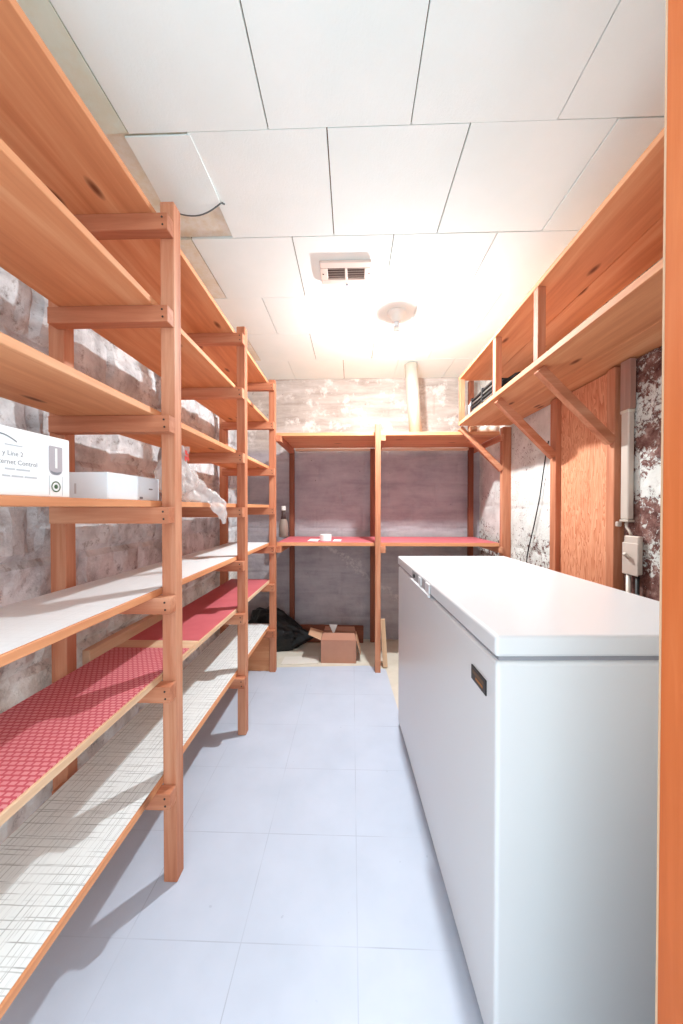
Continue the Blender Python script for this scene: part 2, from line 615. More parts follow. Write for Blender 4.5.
for i in range(nu):
    for j in (0, nv):
        bm.faces.new((top[j][i], top[j][i + 1], bot[j][i + 1], bot[j][i]))
tile = thing('ceiling_tile', 'loose white ceiling tile sagging above the first shelf post', 'ceiling tile', (-0.6, 1.2, ZC))
link('tile_board', bm, CEIL, tile, smooth=False)
bm = bmesh.new()
edge = [(-0.705 + 0.205 * (i / nu) + 0.012 * (i / nu - 0.5), 1.078 + 0.217 + 0.05 * math.sin(math.pi * (0.15 + 0.75 * i / nu)),
         ZC - 0.001 - 0.022 * (0.35 + 0.65 * math.sin(math.pi * min(1, i / nu * 0.9 + 0.1)))) for i in range(nu + 1)]
edge += [(-0.488, 1.312, ZC - 0.006), (-0.482, 1.322, ZC - 0.002)]
o = link('loose_edge_shade', tube(bm, edge, 0.003, 6), plain('edge_shade_grey', srgb(96, 100, 100), 0.7), tile, smooth=True)  # dark grey line paints the shade in the gap past the hanging edge
o['label'] = 'dark line painted for the gap shade along the hanging edge'

# door jamb at the right of the picture
jamb = thing('door_jamb', 'orange-brown wooden door jamb at the right edge, nearest the viewer', 'door jamb', (0.4, 0.35, FZ))
link('jamb_board', B(0.3855, 0.4235, 0.24, 0.448, FZ, ZC - 0.002, 0.002), W_JAMB, jamb)
link('jamb_edge', B(0.3857, 0.4233, 0.4482, 0.4505, FZ, ZC - 0.002, 0.0015), W_LIGHT['z'], jamb)['label'] = 'pale edge strip painted as light on the bevel'  # pale strip paints the light caught by the jamb's bevel


# --------------------------------------------------------- left shelving unit
def nail_heads(parent, pts, axis):
    for p in pts:
        bm = bmesh.new()
        M = Matrix.Translation(p) @ (Matrix.Rotation(R(90), 4, 'X') if axis == 'y' else Matrix.Rotation(R(90), 4, 'Y'))
        lathe(bm, [(0.0032, -0.0008), (0.0032, 0.0008)], (0, 0, 0), 8, M)
        link('nail', bm, NAIL, parent)


PX0, PX1 = -0.591, -0.548
BX0, BX1 = -0.949, -0.899
POST_Y = [1.069, 1.781, 2.478]
POST_Z = [2.122, 2.108, 2.092]
LT = [2.057, 1.785, 1.458, 1.183, 0.910, 0.641, 0.315]
SH_TH = [0.020, 0.020, 0.020, 0.019, 0.020, 0.020, 0.020]
SHB, SHF = -0.884, -0.5925
Y0, Y1 = 0.35, 2.532
un = thing('shelving_unit', 'tall open wooden shelving unit of seven shelves along the left wall', 'shelving', (-0.75, 1.5, FZ))
for y, zt in zip(POST_Y, POST_Z):
    link('post', B(PX0, PX1, y, y + 0.044, FZ, zt, 0.002), W_POST['z'], un)
    link('post', B(BX0, BX1, y + 0.002, y + 0.044, FZ, zt + 0.05, 0.002), W_POST['z'], un)
    for i, z in enumerate(LT):
        jx = random.uniform(-0.004, 0.003)
        L = link('cross_rail', B(-0.916, -0.546 + jx, y - 0.0385, y - 0.0005, z - 0.050, z, 0.0015), W_POST['x'], un)
        nail_heads(L, [(-0.562 + jx, y - 0.0388, z - 0.014), (-0.560 + jx, y - 0.0388, z - 0.036)], 'y')
for i, (z, th) in enumerate(zip(LT, SH_TH)):
    b = bmesh.new()
    box(b, SHB, SHF, Y0, Y1, z + 0.0003, z + th, 0.0015)
    s = link('shelf', b, W_LIGHT['y'] if i == 5 else W_SHELF['y'], un)
    zt = z + th + 0.0004
    fx = SHF - 0.006
    if i == 4:
        link('liner', B(SHB + 0.004, fx, Y0 + 0.01, 1.716, zt, zt + 0.0015), PALE, s)['label'] = 'white shelf paper'
        link('liner', B(SHB + 0.004, fx, 1.721, Y1 - 0.01, zt, zt + 0.0015), PALE, s)['label'] = 'white shelf paper'
    if i == 5:
        link('liner', B(SHB + 0.004, fx, Y0 + 0.01, 1.265, zt, zt + 0.003), RED_HOLES, s)['label'] = 'red honeycomb rubber mat'
        link('liner', B(SHB + 0.004, fx, 1.345, Y1 - 0.01, zt, zt + 0.0015), RED_FLAT, s)['label'] = 'plain red shelf liner'
        link('bare_strip', B(SHB + 0.004, fx, 1.267, 1.343, zt, zt + 0.0008), W_LIGHT['x'], s)['label'] = 'strip of pale bare board'
        link('back_lip', B(-0.928, -0.9, 1.17, 1.655, z - 0.01, z + 0.05, 0.002), W_LIGHT['y'], s)['label'] = 'pale wooden lip against the wall'
    if i == 6:
        link('liner', B(SHB + 0.004, fx, Y0 + 0.01, Y1 - 0.01, zt, zt + 0.0015), GRID, s)['label'] = 'white paper with a thin dark check'
link('end_panel', B(-0.93, PX0 - 0.001, 2.495, 2.515, FZ, 0.262, 0.002), W_SHELF['x'], un)

# --------------------------------------------------------- back shelving
bs = thing('back_shelving', 'two-tier wooden shelving across the back wall, lower board lined red', 'shelving', (0.2, 2.8, 0))
BF, BB = 2.535, 3.06
TZ, MZ = 1.727, 0.930
link('post', B(0.165, 0.204, 2.490, 2.533, FZ, 1.775, 0.002), W_POST['z'], bs)
for xa, xb, zt in ((-0.552, -0.510, TZ - 0.026), (0.160, 0.200, TZ - 0.026), (1.012, 1.052, 2.28)):
    link('post', B(xa, xb, 3.065, 3.105, 0, zt, 0.002), W_DARK['z'], bs)
s = link('shelf', B(-0.55, 1.055, BF, BB, TZ - 0.024, TZ, 0.0015), W_SHELF['x'], bs)
s = link('shelf', B(-0.55, 1.055, BF, BB, MZ - 0.026, MZ - 0.001, 0.0015), W_SHELF['x'], bs)
link('liner', B(-0.545, 1.05, BF + 0.004, BB - 0.01, MZ - 0.0005, MZ + 0.001), RED_FLAT, s)['label'] = 'red shelf liner'
for zt in (TZ - 0.0245, MZ - 0.0265):
    link('cross_rail', B(-0.5475, -0.511, 2.50, 3.064, zt - 0.045, zt, 0.002), W_POST['y'], bs)
    link('cross_rail', B(0.2045, 0.240, 2.50, 3.10, zt - 0.045, zt, 0.002), W_POST['y'], bs)
    link('cross_rail', B(1.0525, 1.068, 2.50, 3.10, zt - 0.045, zt, 0.002), W_POST['y'], bs)
    link('back_rail', B(-0.50, 1.01, 3.07, 3.10, zt - 0.02, zt, 0.002), W_LIGHT['x'], bs)

# --------------------------------------------------------- right wall shelf
rs = thing('wall_shelf', 'long two-board wooden shelf braced high on the right wall', 'wall shelf', (0.95, 1.5, 1.765))
RX0, RX1, RY0, RY1 = 0.752, 1.117, 0.456, 2.51
for nm, z0, z1 in (('lower', 1.762, 1.786), ('upper', 2.080, 2.100)):
    link('shelf', B(RX0, 0.958, RY0, RY1, z0, z1, 0.0015), W_SHELF['y'], rs)
    link('shelf', B(0.9605, RX1, RY0, RY1, z0 + 0.001, z1, 0.0015), W_SHELF['y'], rs)
for y in (1.452, 1.872, 2.470):
    link('upright', B(0.754, 0.786, y, y + 0.036, 1.7865, 2.0795, 0.0015), W_POST['z'], rs)
for y in (1.476, 1.888, 2.535):
    b = bar(bmesh.new(), (0.772, y, 1.752), (1.066, y, 1.452), 0.034, 0.036, bev=0.0015)
    link('brace', b, W_POST['x'], rs)

# --------------------------------------------------------- studs and panel on the right wall
for (ya, yb, x0, zt, lab) in (
        (2.52, 2.566, 1.068, 1.755, 'wooden wall stud at the back end of the right wall, beside the red back shelf'),
        (1.872, 1.925, 1.068, 1.755, 'wooden wall stud between the flaking white wall and the plywood panel'),
        (1.462, 1.507, 1.068, 1.755, 'wooden wall stud on the near side of the plywood panel')):
    o = link('wall_stud', B(x0, 1.129, ya, yb, FZ, zt, 0.002), W_POST['z'])
    tag(o, lab, 'stud', 'studs on the right wall')
o = link('plywood_panel', B(1.094, 1.108, 1.508, 1.871, FZ, 1.758, 0.001), PLY)
tag(o, 'sheet of reddish plywood fixed between two studs on the right wall', 'panel')
o = link('wall_board', B(1.073, 1.0975, 1.390, 1.440, 1.566, 1.7605, 0.002), wood('weathered_board', 'z', srgb(140, 104, 92), srgb(168, 128, 114), srgb(186, 148, 134), knot=False))
tag(o, 'short upright wooden board above the metal conduit cover', 'board')

# conduit cover, outlet and cable
cd = thing('conduit_cover', 'narrow upright pale metal conduit cover on the right wall near the door', 'conduit', (1.1, 1.40, 1.13))
b = B(1.072, 1.097, 1.394, 1.434, 1.135, 1.565, 0.006, seg=3)
link('casing', b, CREAMMETAL, cd)
link('end_cap', B(1.070, 1.0975, 1.392, 1.436, 1.125, 1.1345, 0.002), GALV, cd)
link('end_cap', B(1.070, 1.0975, 1.392, 1.436, 1.553, 1.5655, 0.002), GALV, cd)
link('lead', tube(bmesh.new(), [(1.085, 1.415, 1.125), (1.088, 1.42, 1.105), (1.087, 1.405, 1.09), (1.086, 1.395, 1.075)], 0.005), CREAMMETAL, cd, smooth=True)
link('clamp', B(1.072, 1.092, 1.447, 1.461, 1.105, 1.125, 0.003), CREAMMETAL, cd)
ob = thing('outlet_box', 'cream metal outlet box low on the right wall under the conduit cover', 'outlet box', (1.1, 1.37, 0.92))
link('box_body', B(1.078, 1.098, 1.350, 1.420, 0.925, 1.072, 0.004), CREAMMETAL, ob)
link('cover_plate', B(1.0735, 1.0778, 1.346, 1.424, 0.921, 1.045, 0.002), CREAMMETAL, ob)
link('switch_lever', bar(bmesh.new(), (1.073, 1.385, 0.985), (1.052, 1.385, 1.005), 0.014, 0.012, bev=0.002), CREAMMETAL, ob)
link('conduit_pipe', tube(bmesh.new(), [(1.086, 1.405, 0.925), (1.086, 1.405, 0.6), (1.086, 1.405, 0.01)], 0.009, 10), CREAMMETAL, ob, smooth=True)
link('conduit_pipe', tube(bmesh.new(), [(1.088, 1.365, 0.925), (1.088, 1.365, 0.6), (1.088, 1.365, 0.01)], 0.007, 10), DARKG, ob, smooth=True)
cab = [(1.112, 2.02, 1.56), (1.112, 2.04, 1.51), (1.112, 2.075, 1.38), (1.112, 2.11, 1.24), (1.112, 2.17, 1.08), (1.112, 2.24, 0.92), (1.112, 2.30, 0.70), (1.112, 2.33, 0.4), (1.11, 2.34, 0.008)]
o = link('cable', tube(bmesh.new(), cab, 0.0035, 8), BLACK, smooth=True)
tag(o, 'thin black cable hanging down the flaking white right wall', 'cable')

# --------------------------------------------------------- freezer
fr = thing('chest_freezer', 'long white chest freezer on the floor along the right wall', 'freezer', (0.294, 0.718, FZ), R(2.1))
FM = fr.matrix_basis.copy()
FW, FL = 0.575, 1.18


def fbox(x0, x1, y0, y1, z0, z1, bev, seg=3):
    bm = bmesh.new()
    box(bm, x0, x1, y0, y1, z0 - FZ, z1 - FZ, bev, FM, seg)
    return bm


link('base_plinth', fbox(0.022, FW - 0.022, 0.022, FL - 0.022, FZ, 0.031, 0.0), BLACK, fr)  # black block paints the shade in the gap under the body
link('body', fbox(0, FW, 0, FL, 0.030, 0.866, 0.008), ENAMEL, fr, smooth=False)
link('gasket', fbox(0.008, FW - 0.008, 0.008, FL - 0.008, 0.8655, 0.8775, 0.0), GASKET, fr)
lid = link('lid', fbox(-0.003, FW, -0.003, FL + 0.002, 0.877, 0.921, 0.007), ENAMEL, fr)
for o in fr.children:
    if o.name.startswith(('body', 'lid')):
        for p in o.data.polygons:
            p.use_smooth = False
hd = link('handle', fbox(-0.014, -0.0035, 0.50, 0.80, 0.868, 0.8775, 0.002), ENAMEL, lid)
link('grip_recess', fbox(-0.0042, -0.0032, 0.50, 0.80, 0.879, 0.913, 0.0), plain('recess_grey', srgb(168, 166, 168), 0.5), lid)
link('grip_bar', fbox(-0.009, -0.0035, 0.505, 0.56, 0.879, 0.913, 0.002), ENAMEL, lid)
link('grip_bar', fbox(-0.009, -0.0035, 0.63, 0.67, 0.881, 0.911, 0.002), ENAMEL, lid)
bm = bmesh.new()
lathe(bm, [(0.008, -0.003), (0.008, 0.003)], (0, 0, 0), 14, FM @ Matrix.Translation((-0.006, 0.755, 0.895 - FZ)) @ Matrix.Rotation(R(90), 4, 'Y'))
link('lock', bm, BLACK, lid)
pl = link('badge', fbox(-0.0032, -0.0002, 0.045, 0.128, 0.772, 0.806, 0.0008, 1), plain('badge_black', srgb(34, 28, 26), 0.35), fr)
pl['label'] = 'small black and gold badge'
link('badge_mark', fbox(-0.0038, -0.0034, 0.060, 0.100, 0.781, 0.787, 0.0), plain('badge_gold', srgb(176, 112, 40), 0.4, 0.3), pl)
link('badge_mark', fbox(-0.0038, -0.0034, 0.056, 0.118, 0.790, 0.798, 0.0), plain('badge_bronze', srgb(112, 86, 62), 0.4, 0.3), pl)

# --------------------------------------------------------- cartons on the left unit
TOP4 = LT[3] + SH_TH[3] + 0.0006
FXB = -0.612
c1 = thing('carton', 'large white printed carton with a grey rounded picture, near end of the left shelf', 'carton', (-0.7, 0.62, TOP4))
link('box_body', B(-0.80, FXB, 0.40, 0.742, TOP4, 1.326, 0.0015), WHITEBOX, c1)


def flat_poly(pts, x):
    bm = bmesh.new()
    a = [bm.verts.new((x, y, z)) for y, z in pts]
    c = [bm.verts.new((x + 0.0004, y, z)) for y, z in pts]
    bm.faces.new(a)
    bm.faces.new(c[::-1])
    for i in range(len(pts)):
        j = (i + 1) % len(pts)
        bm.faces.new((a[i], a[j], c[j], c[i]))
    return bm


def rounded(y0, y1, z0, z1, r, n=6, top=True):
    pts = []
    for cy, cz, a0 in ((y1 - r, z0 + r, -90), (y1 - (r if top else 0.002), z1 - (r if top else 0.002), 0),
                       (y0 + (r if top else 0.002), z1 - (r if top else 0.002), 90), (y0 + r, z0 + r, 180)):
        rr_ = r if (cz < (z0 + z1) / 2 or top) else 0.002
        for k in range(n + 1):
            t = R(a0 + 90 * k / n)
            pts.append((cy + rr_ * math.cos(t), cz + rr_ * math.sin(t)))
    return pts


FX = FXB + 0.0003
link('picture', flat_poly(rounded(0.690, 0.722, 1.248, 1.3065, 0.012, top=False), FX),
     plain('picture_grey', srgb(176, 168, 172), 0.4), c1)['label'] = 'grey picture of a rounded device'
link('picture_highlight', flat_poly([(0.704, 1.262), (0.709, 1.262), (0.709, 1.303), (0.704, 1.303)], FX + 0.0005), PAPER, c1)
link('picture_arc', flat_poly([(0.694 + 0.024 * k / 8, 1.2535 - 0.005 * math.sin(math.pi * k / 8)) for k in range(9)]
                              + [(0.718 - 0.024 * k / 8, 1.2555 - 0.002 * math.sin(math.pi * k / 8)) for k in range(9)], FX + 0.0005), INK, c1)
bm = bmesh.new()
n = 28
for r0, r1 in ((0.0088, 0.0112), (0.0, 0.0045)):
    vo, vi = [], []
    for k in range(n):
        t = 2 * math.pi * k / n
        vo.append(bm.verts.new((FX + 0.0004, 0.706 + r1 * math.cos(t), 1.224 + r1 * math.sin(t))))
        if r0:
            vi.append(bm.verts.new((FX + 0.0004, 0.706 + r0 * math.cos(t), 1.224 + r0 * math.sin(t))))
    if r0:
        for k in range(n):
            bm.faces.new((vo[k], vo[(k + 1) % n], vi[(k + 1) % n], vi[k]))
    else:
        bm.faces.new(vo)
link('round_logo', bm, GREENINK, c1)['label'] = 'green ring mark with a dot'
for yy in (0.690, 0.7215):
    link('printed_line', flat_poly([(yy, 1.206), (yy + 0.0009, 1.206), (yy + 0.0009, 1.246), (yy, 1.246)], FX), INKL, c1)


def lettering(name, text, size, y, z, x, mat, parent, label=None):
    """flat lettering on a face that looks towards +X"""
    cu = bpy.data.curves.new(name, 'FONT')
    cu.body = text
    cu.size = size
    cu.resolution_u = 2
    cu.align_x = 'RIGHT'
    tmp = bpy.data.objects.new(name, cu)
    COL.objects.link(tmp)
    dg = bpy.context.evaluated_depsgraph_get()
    me = bpy.data.meshes.new_from_object(tmp.evaluated_get(dg))
    bpy.data.objects.remove(tmp)
    bpy.data.curves.remove(cu)
    bm = bmesh.new()
    bm.from_mesh(me)
    bpy.data.meshes.remove(me)
    M = Matrix(((0, 0, 1, x), (1, 0, 0, y), (0, 1, 0, z), (0, 0, 0, 1)))
    bm.transform(M)
    o = link(name, bm, mat, parent)
    if label:
        o['label'] = label
    return o


lettering('printed_text', 'y Line 2', 0.0125, 0.635, 1.2745, FX, INK, c1)
lettering('printed_text', 'Internet Control', 0.0125, 0.664, 1.2590, FX, INK, c1)
for ya, yb, za in ((0.600, 0.618, 1.2490), (0.621, 0.648, 1.2490), (0.595, 0.609, 1.2365), (0.612, 0.634, 1.2365), (0.637, 0.662, 1.2365)):
    link('printed_line', flat_poly([(ya, za), (yb, za), (yb, za + 0.0028), (ya, za + 0.0028)], FX), INKL, c1)
arc = [(0.57 + 0.052 * k / 12, 1.302 + 0.010 * math.sin(math.pi * (0.15 + 0.85 * k / 12))) for k in range(13)]
link('house_mark', flat_poly(arc + [(y, z - 0.0022) for y, z in arc[::-1]], FX), INK, c1)
link('printed_line', flat_poly([(0.60, 1.2925), (0.633, 1.2925), (0.633, 1.2945), (0.60, 1.2945)], FX), INKL, c1)

c2 = thing('carton', 'low plain pale carton lying between the printed carton and the first post', 'carton', (-0.7, 0.97, TOP4))
bm = bmesh.new()
Mx = Matrix.Translation((-0.618, 0.868, 0)) @ Matrix.Rotation(R(-1.5), 4, 'Z')
box(bm, -0.175, 0, 0, 0.225, TOP4, TOP4 + 0.069, 0.0015, Mx)
link('box_body', bm, BLUEBOX, c2)
bm = bmesh.new()
box(bm, -0.115, -0.110, -0.0006, -0.0001, TOP4 + 0.022, TOP4 + 0.05, 0, Mx)
link('printed_mark', bm, INKL, c2)
bm = bmesh.new()
box(bm, -0.088, -0.083, -0.0006, -0.0001, TOP4 + 0.014, TOP4 + 0.04, 0, Mx)
link('printed_mark', bm, INKL, c2)
bm = bmesh.new()
box(bm, 0.0001, 0.0006, 0.128, 0.142, TOP4 + 0.004, TOP4 + 0.010, 0, Mx)
link('printed_mark', bm, INK, c2)
bm = bmesh.new()
box(bm, 0.0001, 0.0006, 0.172, 0.190, TOP4 + 0.032, TOP4 + 0.036, 0, Mx)
link('printed_mark', bm, INK, c2)

# --------------------------------------------------------- clear plastic bag
k = NT('clear_plastic_film')
k.base(srgb(246, 242, 240), 0.14, 0, 0.7)
k.b.inputs['Alpha'].default_value = 0.42
vo = k.n('TexVoronoi', Scale=46.0, feature='F1', distance='CHEBYCHEV')
k.l(k.coord((1, 0.7, 0.6), rot=(0.5, 0.3, 0.8)), vo.inputs['Vector'])
k.bump(k.math('ADD', vo.outputs['Distance'], k.math('MULTIPLY', k.noise(k.coord((1, 1, 0.5)), 40, 4, 0.6, 1.5), 0.8)), 0.9, 0.012)
FILM = k.m
REDINK = plain('red_print', srgb(196, 60, 54), 0.5)
bg = thing('plastic_bag', 'crumpled clear plastic bag slumping over the left shelf edge behind the first post', 'bag', (-0.6, 1.3, TOP4))
spine = [((-0.655, 1.20, 1.235), 0.018, 0.028), ((-0.648, 1.218, 1.275), 0.030, 0.064), ((-0.640, 1.245, 1.297), 0.034, 0.088),
         ((-0.632, 1.29, 1.284), 0.032, 0.074), ((-0.620, 1.335, 1.264), 0.028, 0.054), ((-0.602, 1.38, 1.240), 0.024, 0.036),
         ((-0.572, 1.42, 1.214), 0.020, 0.030), ((-0.554, 1.452, 1.182), 0.017, 0.036), ((-0.548, 1.475, 1.146), 0.013, 0.028), ((-0.547, 1.482, 1.114), 0.006, 0.010)]
bm = bmesh.new()
n = 48
rings = []


def interp(t):
    f = t * (len(spine) - 1)
    i = min(int(f), len(spine) - 2)
    f -= i
    f = f * f * (3 - 2 * f) * 0.35 + f * 0.65
    a, b_ = spine[i], spine[i + 1]
    return (Vector(a[0]).lerp(Vector(b_[0]), f), a[1] + (b_[1] - a[1]) * f, a[2] + (b_[2] - a[2]) * f)


m = 70
for j in range(m + 1):
    p, rx, rz = interp(j / m)
    p2 = interp(min(1, j / m + 0.02))[0]
    p1 = interp(max(0, j / m - 0.02))[0]
    d = (p2 - p1).normalized()
    a = d.cross(Vector((0, 0, 1))).normalized()
    u = a.cross(d).normalized()
    rg = []
    for i in range(n):
        t = 2 * math.pi * i / n
        q = p + a * rx * math.cos(t) + u * rz * math.sin(t)
        w = (0.5 - abs(noise.noise(q * 28 + Vector((5, 2, 9))))) * 0.020 + abs(noise.noise(q * 17 + Vector((3, 1, 7)))) * 0.024 + noise.noise(q * 60) * 0.004 - 0.014
        w *= min(1, (rx / 0.03))
        q += (a * math.cos(t) + u * math.sin(t)) * w
        if q.x < -0.581:
            q.z = max(q.z, TOP4 + 0.001)
        if q.y < 1.13:
            q.x = min(q.x, -0.604)
        rg.append(bm.verts.new(q))
    rings.append(rg)
for a, b_ in zip(rings, rings[1:]):
    for i in range(n):
        bm.faces.new((a[i], a[(i + 1) % n], b_[(i + 1) % n], b_[i]))
bm.faces.new(rings[0])
bm.faces.new(rings[-1])
# the gathered mouth standing up
bag = link('film', bm, FILM, bg, smooth=True)
bm = bmesh.new()
pts0 = []
nu_, nv_ = 10, 10
gr = []
for j in range(nv_ + 1):
    v = j / nv_
    row = []
    for i in range(nu_ + 1):
        u = i / nu_
        y = 1.195 + 0.125 * u * (1 - 0.72 * v) + 0.028 * v
        z = 1.318 + 0.085 * v - 0.035 * u * (1 - v)
        x = -0.612 + 0.012 * math.sin(u * 9 + v * 5) + noise.noise(Vector((y * 20, z * 20, 2))) * 0.012 + 0.006 * v
        row.append(bm.verts.new((x, y, z)))
    gr.append(row)
for j in range(nv_):
    for i in range(nu_):
        f = bm.faces.new((gr[j][i], gr[j][i + 1], gr[j + 1][i + 1], gr[j + 1][i]))
link('bag_mouth', bm, FILM, bg, smooth=True)
bm = bmesh.new()
for (y0, y1, z0, z1) in ((1.232, 1.246, 1.372, 1.388), (1.240, 1.262, 1.354, 1.366), (1.228, 1.238, 1.350, 1.368), (1.248, 1.258, 1.369, 1.378)):
    sheet(bm, [(-0.594, y0, z0), (-0.594, y1, z0 - 0.004), (-0.594, y1, z1 - 0.004), (-0.594, y0, z1)], 0.0006)
link('red_print', bm, REDINK, bg)['label'] = 'red print near the mouth of the bag'

# --------------------------------------------------------- things on the right wall shelf
LZ = 1.7866
for n_, (y0, y1, dx, lab) in enumerate(((2.055, 2.235, 0.0, 'near one of two grey slatted racks standing on the right wall shelf'),
                                       (2.245, 2.44, 0.006, 'far one of two grey slatted racks standing on the right wall shelf'))):
    rk = thing('slatted_rack', lab, 'rack', (0.85, (y0 + y1) / 2, LZ), 0, 'slatted racks on the right wall shelf')
    link('frame', box(box(B(0.812 + dx, 0.93, y0, y0 + 0.012, LZ, LZ + 0.145, 0.001), 0.812 + dx, 0.93, y1 - 0.012, y1, LZ, LZ + 0.145, 0.001),
                      0.93, 0.94, y0, y1, LZ, LZ + 0.145, 0.001), BLACK, rk)
    for s_ in range(6):
        z = LZ + 0.006 + s_ * 0.024
        link('slat', B(0.816 + dx, 0.929, y0 + 0.0125, y1 - 0.0125, z, z + 0.012, 0.001), MIDG if s_ % 2 == 0 else DARKG, rk)
    if n_ == 1:
        link('end_bow', tube(bmesh.new(), [(0.815, 2.447, LZ + 0.01), (0.812, 2.458, LZ + 0.05), (0.815, 2.461, LZ + 0.10), (0.83, 2.452, LZ + 0.138)], 0.006, 8), SILVER, rk, smooth=True)


def lump(center, rad, seed, amp=0.18, subdiv=4, flat=None, shape=None):
    bm = bmesh.new()
    bmesh.ops.create_icosphere(bm, subdivisions=subdiv, radius=1.0)
    for v in bm.verts:
        d = v.co.copy()
        n_ = noise.fractal(d * 1.7 + Vector((seed, 0, 0)), 1.0, 2.0, 4) + 0.5 * abs(noise.noise(d * 4 + Vector((0, seed, 0))))
        d *= 1 + amp * n_
        if shape:
            d = shape(d)
        v.co = Vector((center[0] + rad[0] * d.x, center[1] + rad[1] * d.y, center[2] + rad[2] * d.z))
        if flat is not None and v.co.z < flat:
            v.co.z = flat + 0.0002
    return bm


k = NT('black_sack_film')
k.bump(k.noise(k.coord(), 22, 5, 0.6, 1.0), 0.6, 0.012)
SACK = k.base(srgb(16, 16, 18), 0.4, 0, 0.4)
o = link('cloth_bundle', lump((0.875, 1.90, LZ + 0.040), (0.085, 0.085, 0.062), 3.0, flat=LZ), plain('black_cloth', srgb(22, 20, 22), 0.9), smooth=True)
tag(o, 'black cloth bundle on the right wall shelf, in front of the slatted racks', 'cloth bundle')

# rolled paper on the top back shelf
rl = thing('paper_roll', 'short cream paper roll lying on the top back shelf at its right end', 'roll', (0.95, 2.6, TZ))
Mr = Matrix.Translation((0.862, 2.60, TZ + 0.0275)) @ Matrix.Rotation(R(90), 4, 'Y')
link('roll', lathe(bmesh.new(), [(0.025, 0.045), (0.026, 0.05), (0.026, 0.205), (0.021, 0.208)], (0, 0, 0), 20, Mr), plain('cream_paper', srgb(246, 232, 214), 0.6), rl, smooth=False)
link('end_sleeve', lathe(bmesh.new(), [(0.0215, 0.0), (0.0265, 0.002), (0.0265, 0.0445), (0.02, 0.0448)], (0, 0, 0), 20, Mr), CARDIN, rl)['label'] = 'brown end sleeve'

# duct
dm = Matrix.Translation((0.508, 2.80, TZ + 0.001)) @ Matrix.Rotation(R(-4.2), 4, 'Y')
du = thing('vent_duct', 'round metal vent duct rising from the top back shelf to the ceiling', 'duct', (0.508, 2.80, TZ))
link('pipe', lathe(bmesh.new(), [(0.050, 0.004), (0.050, 0.59)], (0, 0, 0), 28, dm), GALV, du, smooth=False)
for p in du.children[0].data.polygons:
    p.use_smooth = len(p.vertices) == 4
for z in (0.03, 0.30):
    link('seam_ring', lathe(bmesh.new(), [(0.0505, z), (0.0525, z + 0.003), (0.0525, z + 0.008), (0.0505, z + 0.011)], (0, 0, 0), 28, dm), GALV, du)

# things on the middle back shelf
MT = MZ + 0.0013
rl = thing('paper_roll', 'small white paper roll standing on the red back shelf', 'roll', (-0.2, 2.66, MT))
link('roll', lathe(bmesh.new(), [(0.042, 0.0), (0.043, 0.002), (0.043, 0.046), (0.041, 0.048), (0.014, 0.048), (0.012, 0.03)], (-0.2, 2.66, MT), 28), PAPER, rl)
o = link('paper_sheet', sheet(bmesh.new(), [(-0.335, 2.60, MT + 0.002), (-0.255, 2.585, MT + 0.002), (-0.25, 2.78, MT + 0.002), (-0.33, 2.79, MT + 0.002)], 0.0015), PAPER)
tag(o, 'loose white paper sheet left of the roll on the red back shelf', 'paper')
o = link('paper_sheet', sheet(bmesh.new(), [(-0.145, 2.60, MT + 0.002), (-0.085, 2.60, MT + 0.002), (-0.08, 2.74, MT + 0.002), (-0.14, 2.75, MT + 0.002)], 0.0015), PAPER)
tag(o, 'loose white paper scrap right of the roll on the red back shelf', 'paper')
bt = thing('bottle', 'dusty capped bottle standing at the left end of the red back shelf', 'bottle', (-0.60, 2.99, MT))
bcx = (-0.592, 2.99, MT)
bcx = (-0.588, 2.99, MT)
link('glass', lathe(bmesh.new(), [(0.036, 0.0), (0.040, 0.004), (0.040, 0.10), (0.036, 0.125), (0.022, 0.160), (0.0165, 0.185), (0.016, 0.232)], bcx, 24), BOTTLE, bt, smooth=True)
link('cap', lathe(bmesh.new(), [(0.0185, 0.230), (0.019, 0.232), (0.019, 0.262), (0.016, 0.266)], bcx, 20), PORC, bt)
link('neck_label', lathe(bmesh.new(), [(0.0245, 0.155), (0.0178, 0.187), (0.0172, 0.225)], bcx, 24), BOTTLED, bt, smooth=True)

# --------------------------------------------------------- floor at the back
cb = thing('cardboard_box', 'open brown cardboard box on the concrete floor under the back shelf', 'box', (-0.1, 2.74, 0))
x0, x1, y0, y1, h, t = -0.236, 0.032, 2.645, 2.86, 0.172, 0.004
bm = bmesh.new()
box(bm, x0, x1, y0, y0 + t, 0.001, h)
box(bm, x0, x1, y1 - t, y1, 0.001, h)
box(bm, x0, x0 + t, y0 + t, y1 - t, 0.001, h)
box(bm, x1 - t, x1, y0 + t, y1 - t, 0.001, h)
box(bm, x0 + t, x1 - t, y0 + t, y1 - t, 0.001, 0.006)
link('box_body', bm, CARD, cb)
link('flap', sheet(bmesh.new(), [(x0 + .004, y0 + .002, h + .001), (x1 - .004, y0 + .002, h + .001), (x1 - .012, y0 + 0.085, h + 0.028), (x0 + .012, y0 + 0.085, h + 0.028)], 0.004), CARD, cb)
link('flap', sheet(bmesh.new(), [(x0 - .002, y1 - .01, h), (x0 - .002, y0 + .01, h), (x0 - 0.10, y0 + 0.03, h + 0.035), (x0 - 0.10, y1 - .03, h + 0.035)], 0.004), CARDIN, cb)
link('flap', sheet(bmesh.new(), [(x1 + .002, y0 + .01, h), (x1 + .002, y1 - .01, h), (x1 + 0.035, y1 - .02, h - 0.115), (x1 + 0.035, y0 + .02, h - 0.115)], 0.004), CARDIN, cb)
link('flap', sheet(bmesh.new(), [(x0 + .004, y1 - .002, h + .001), (x0 + .012, y1 + 0.07, h + 0.012), (x1 - .012, y1 + 0.07, h + 0.012), (x1 - .004, y1 - .002, h + .001)], 0.004), CARD, cb)
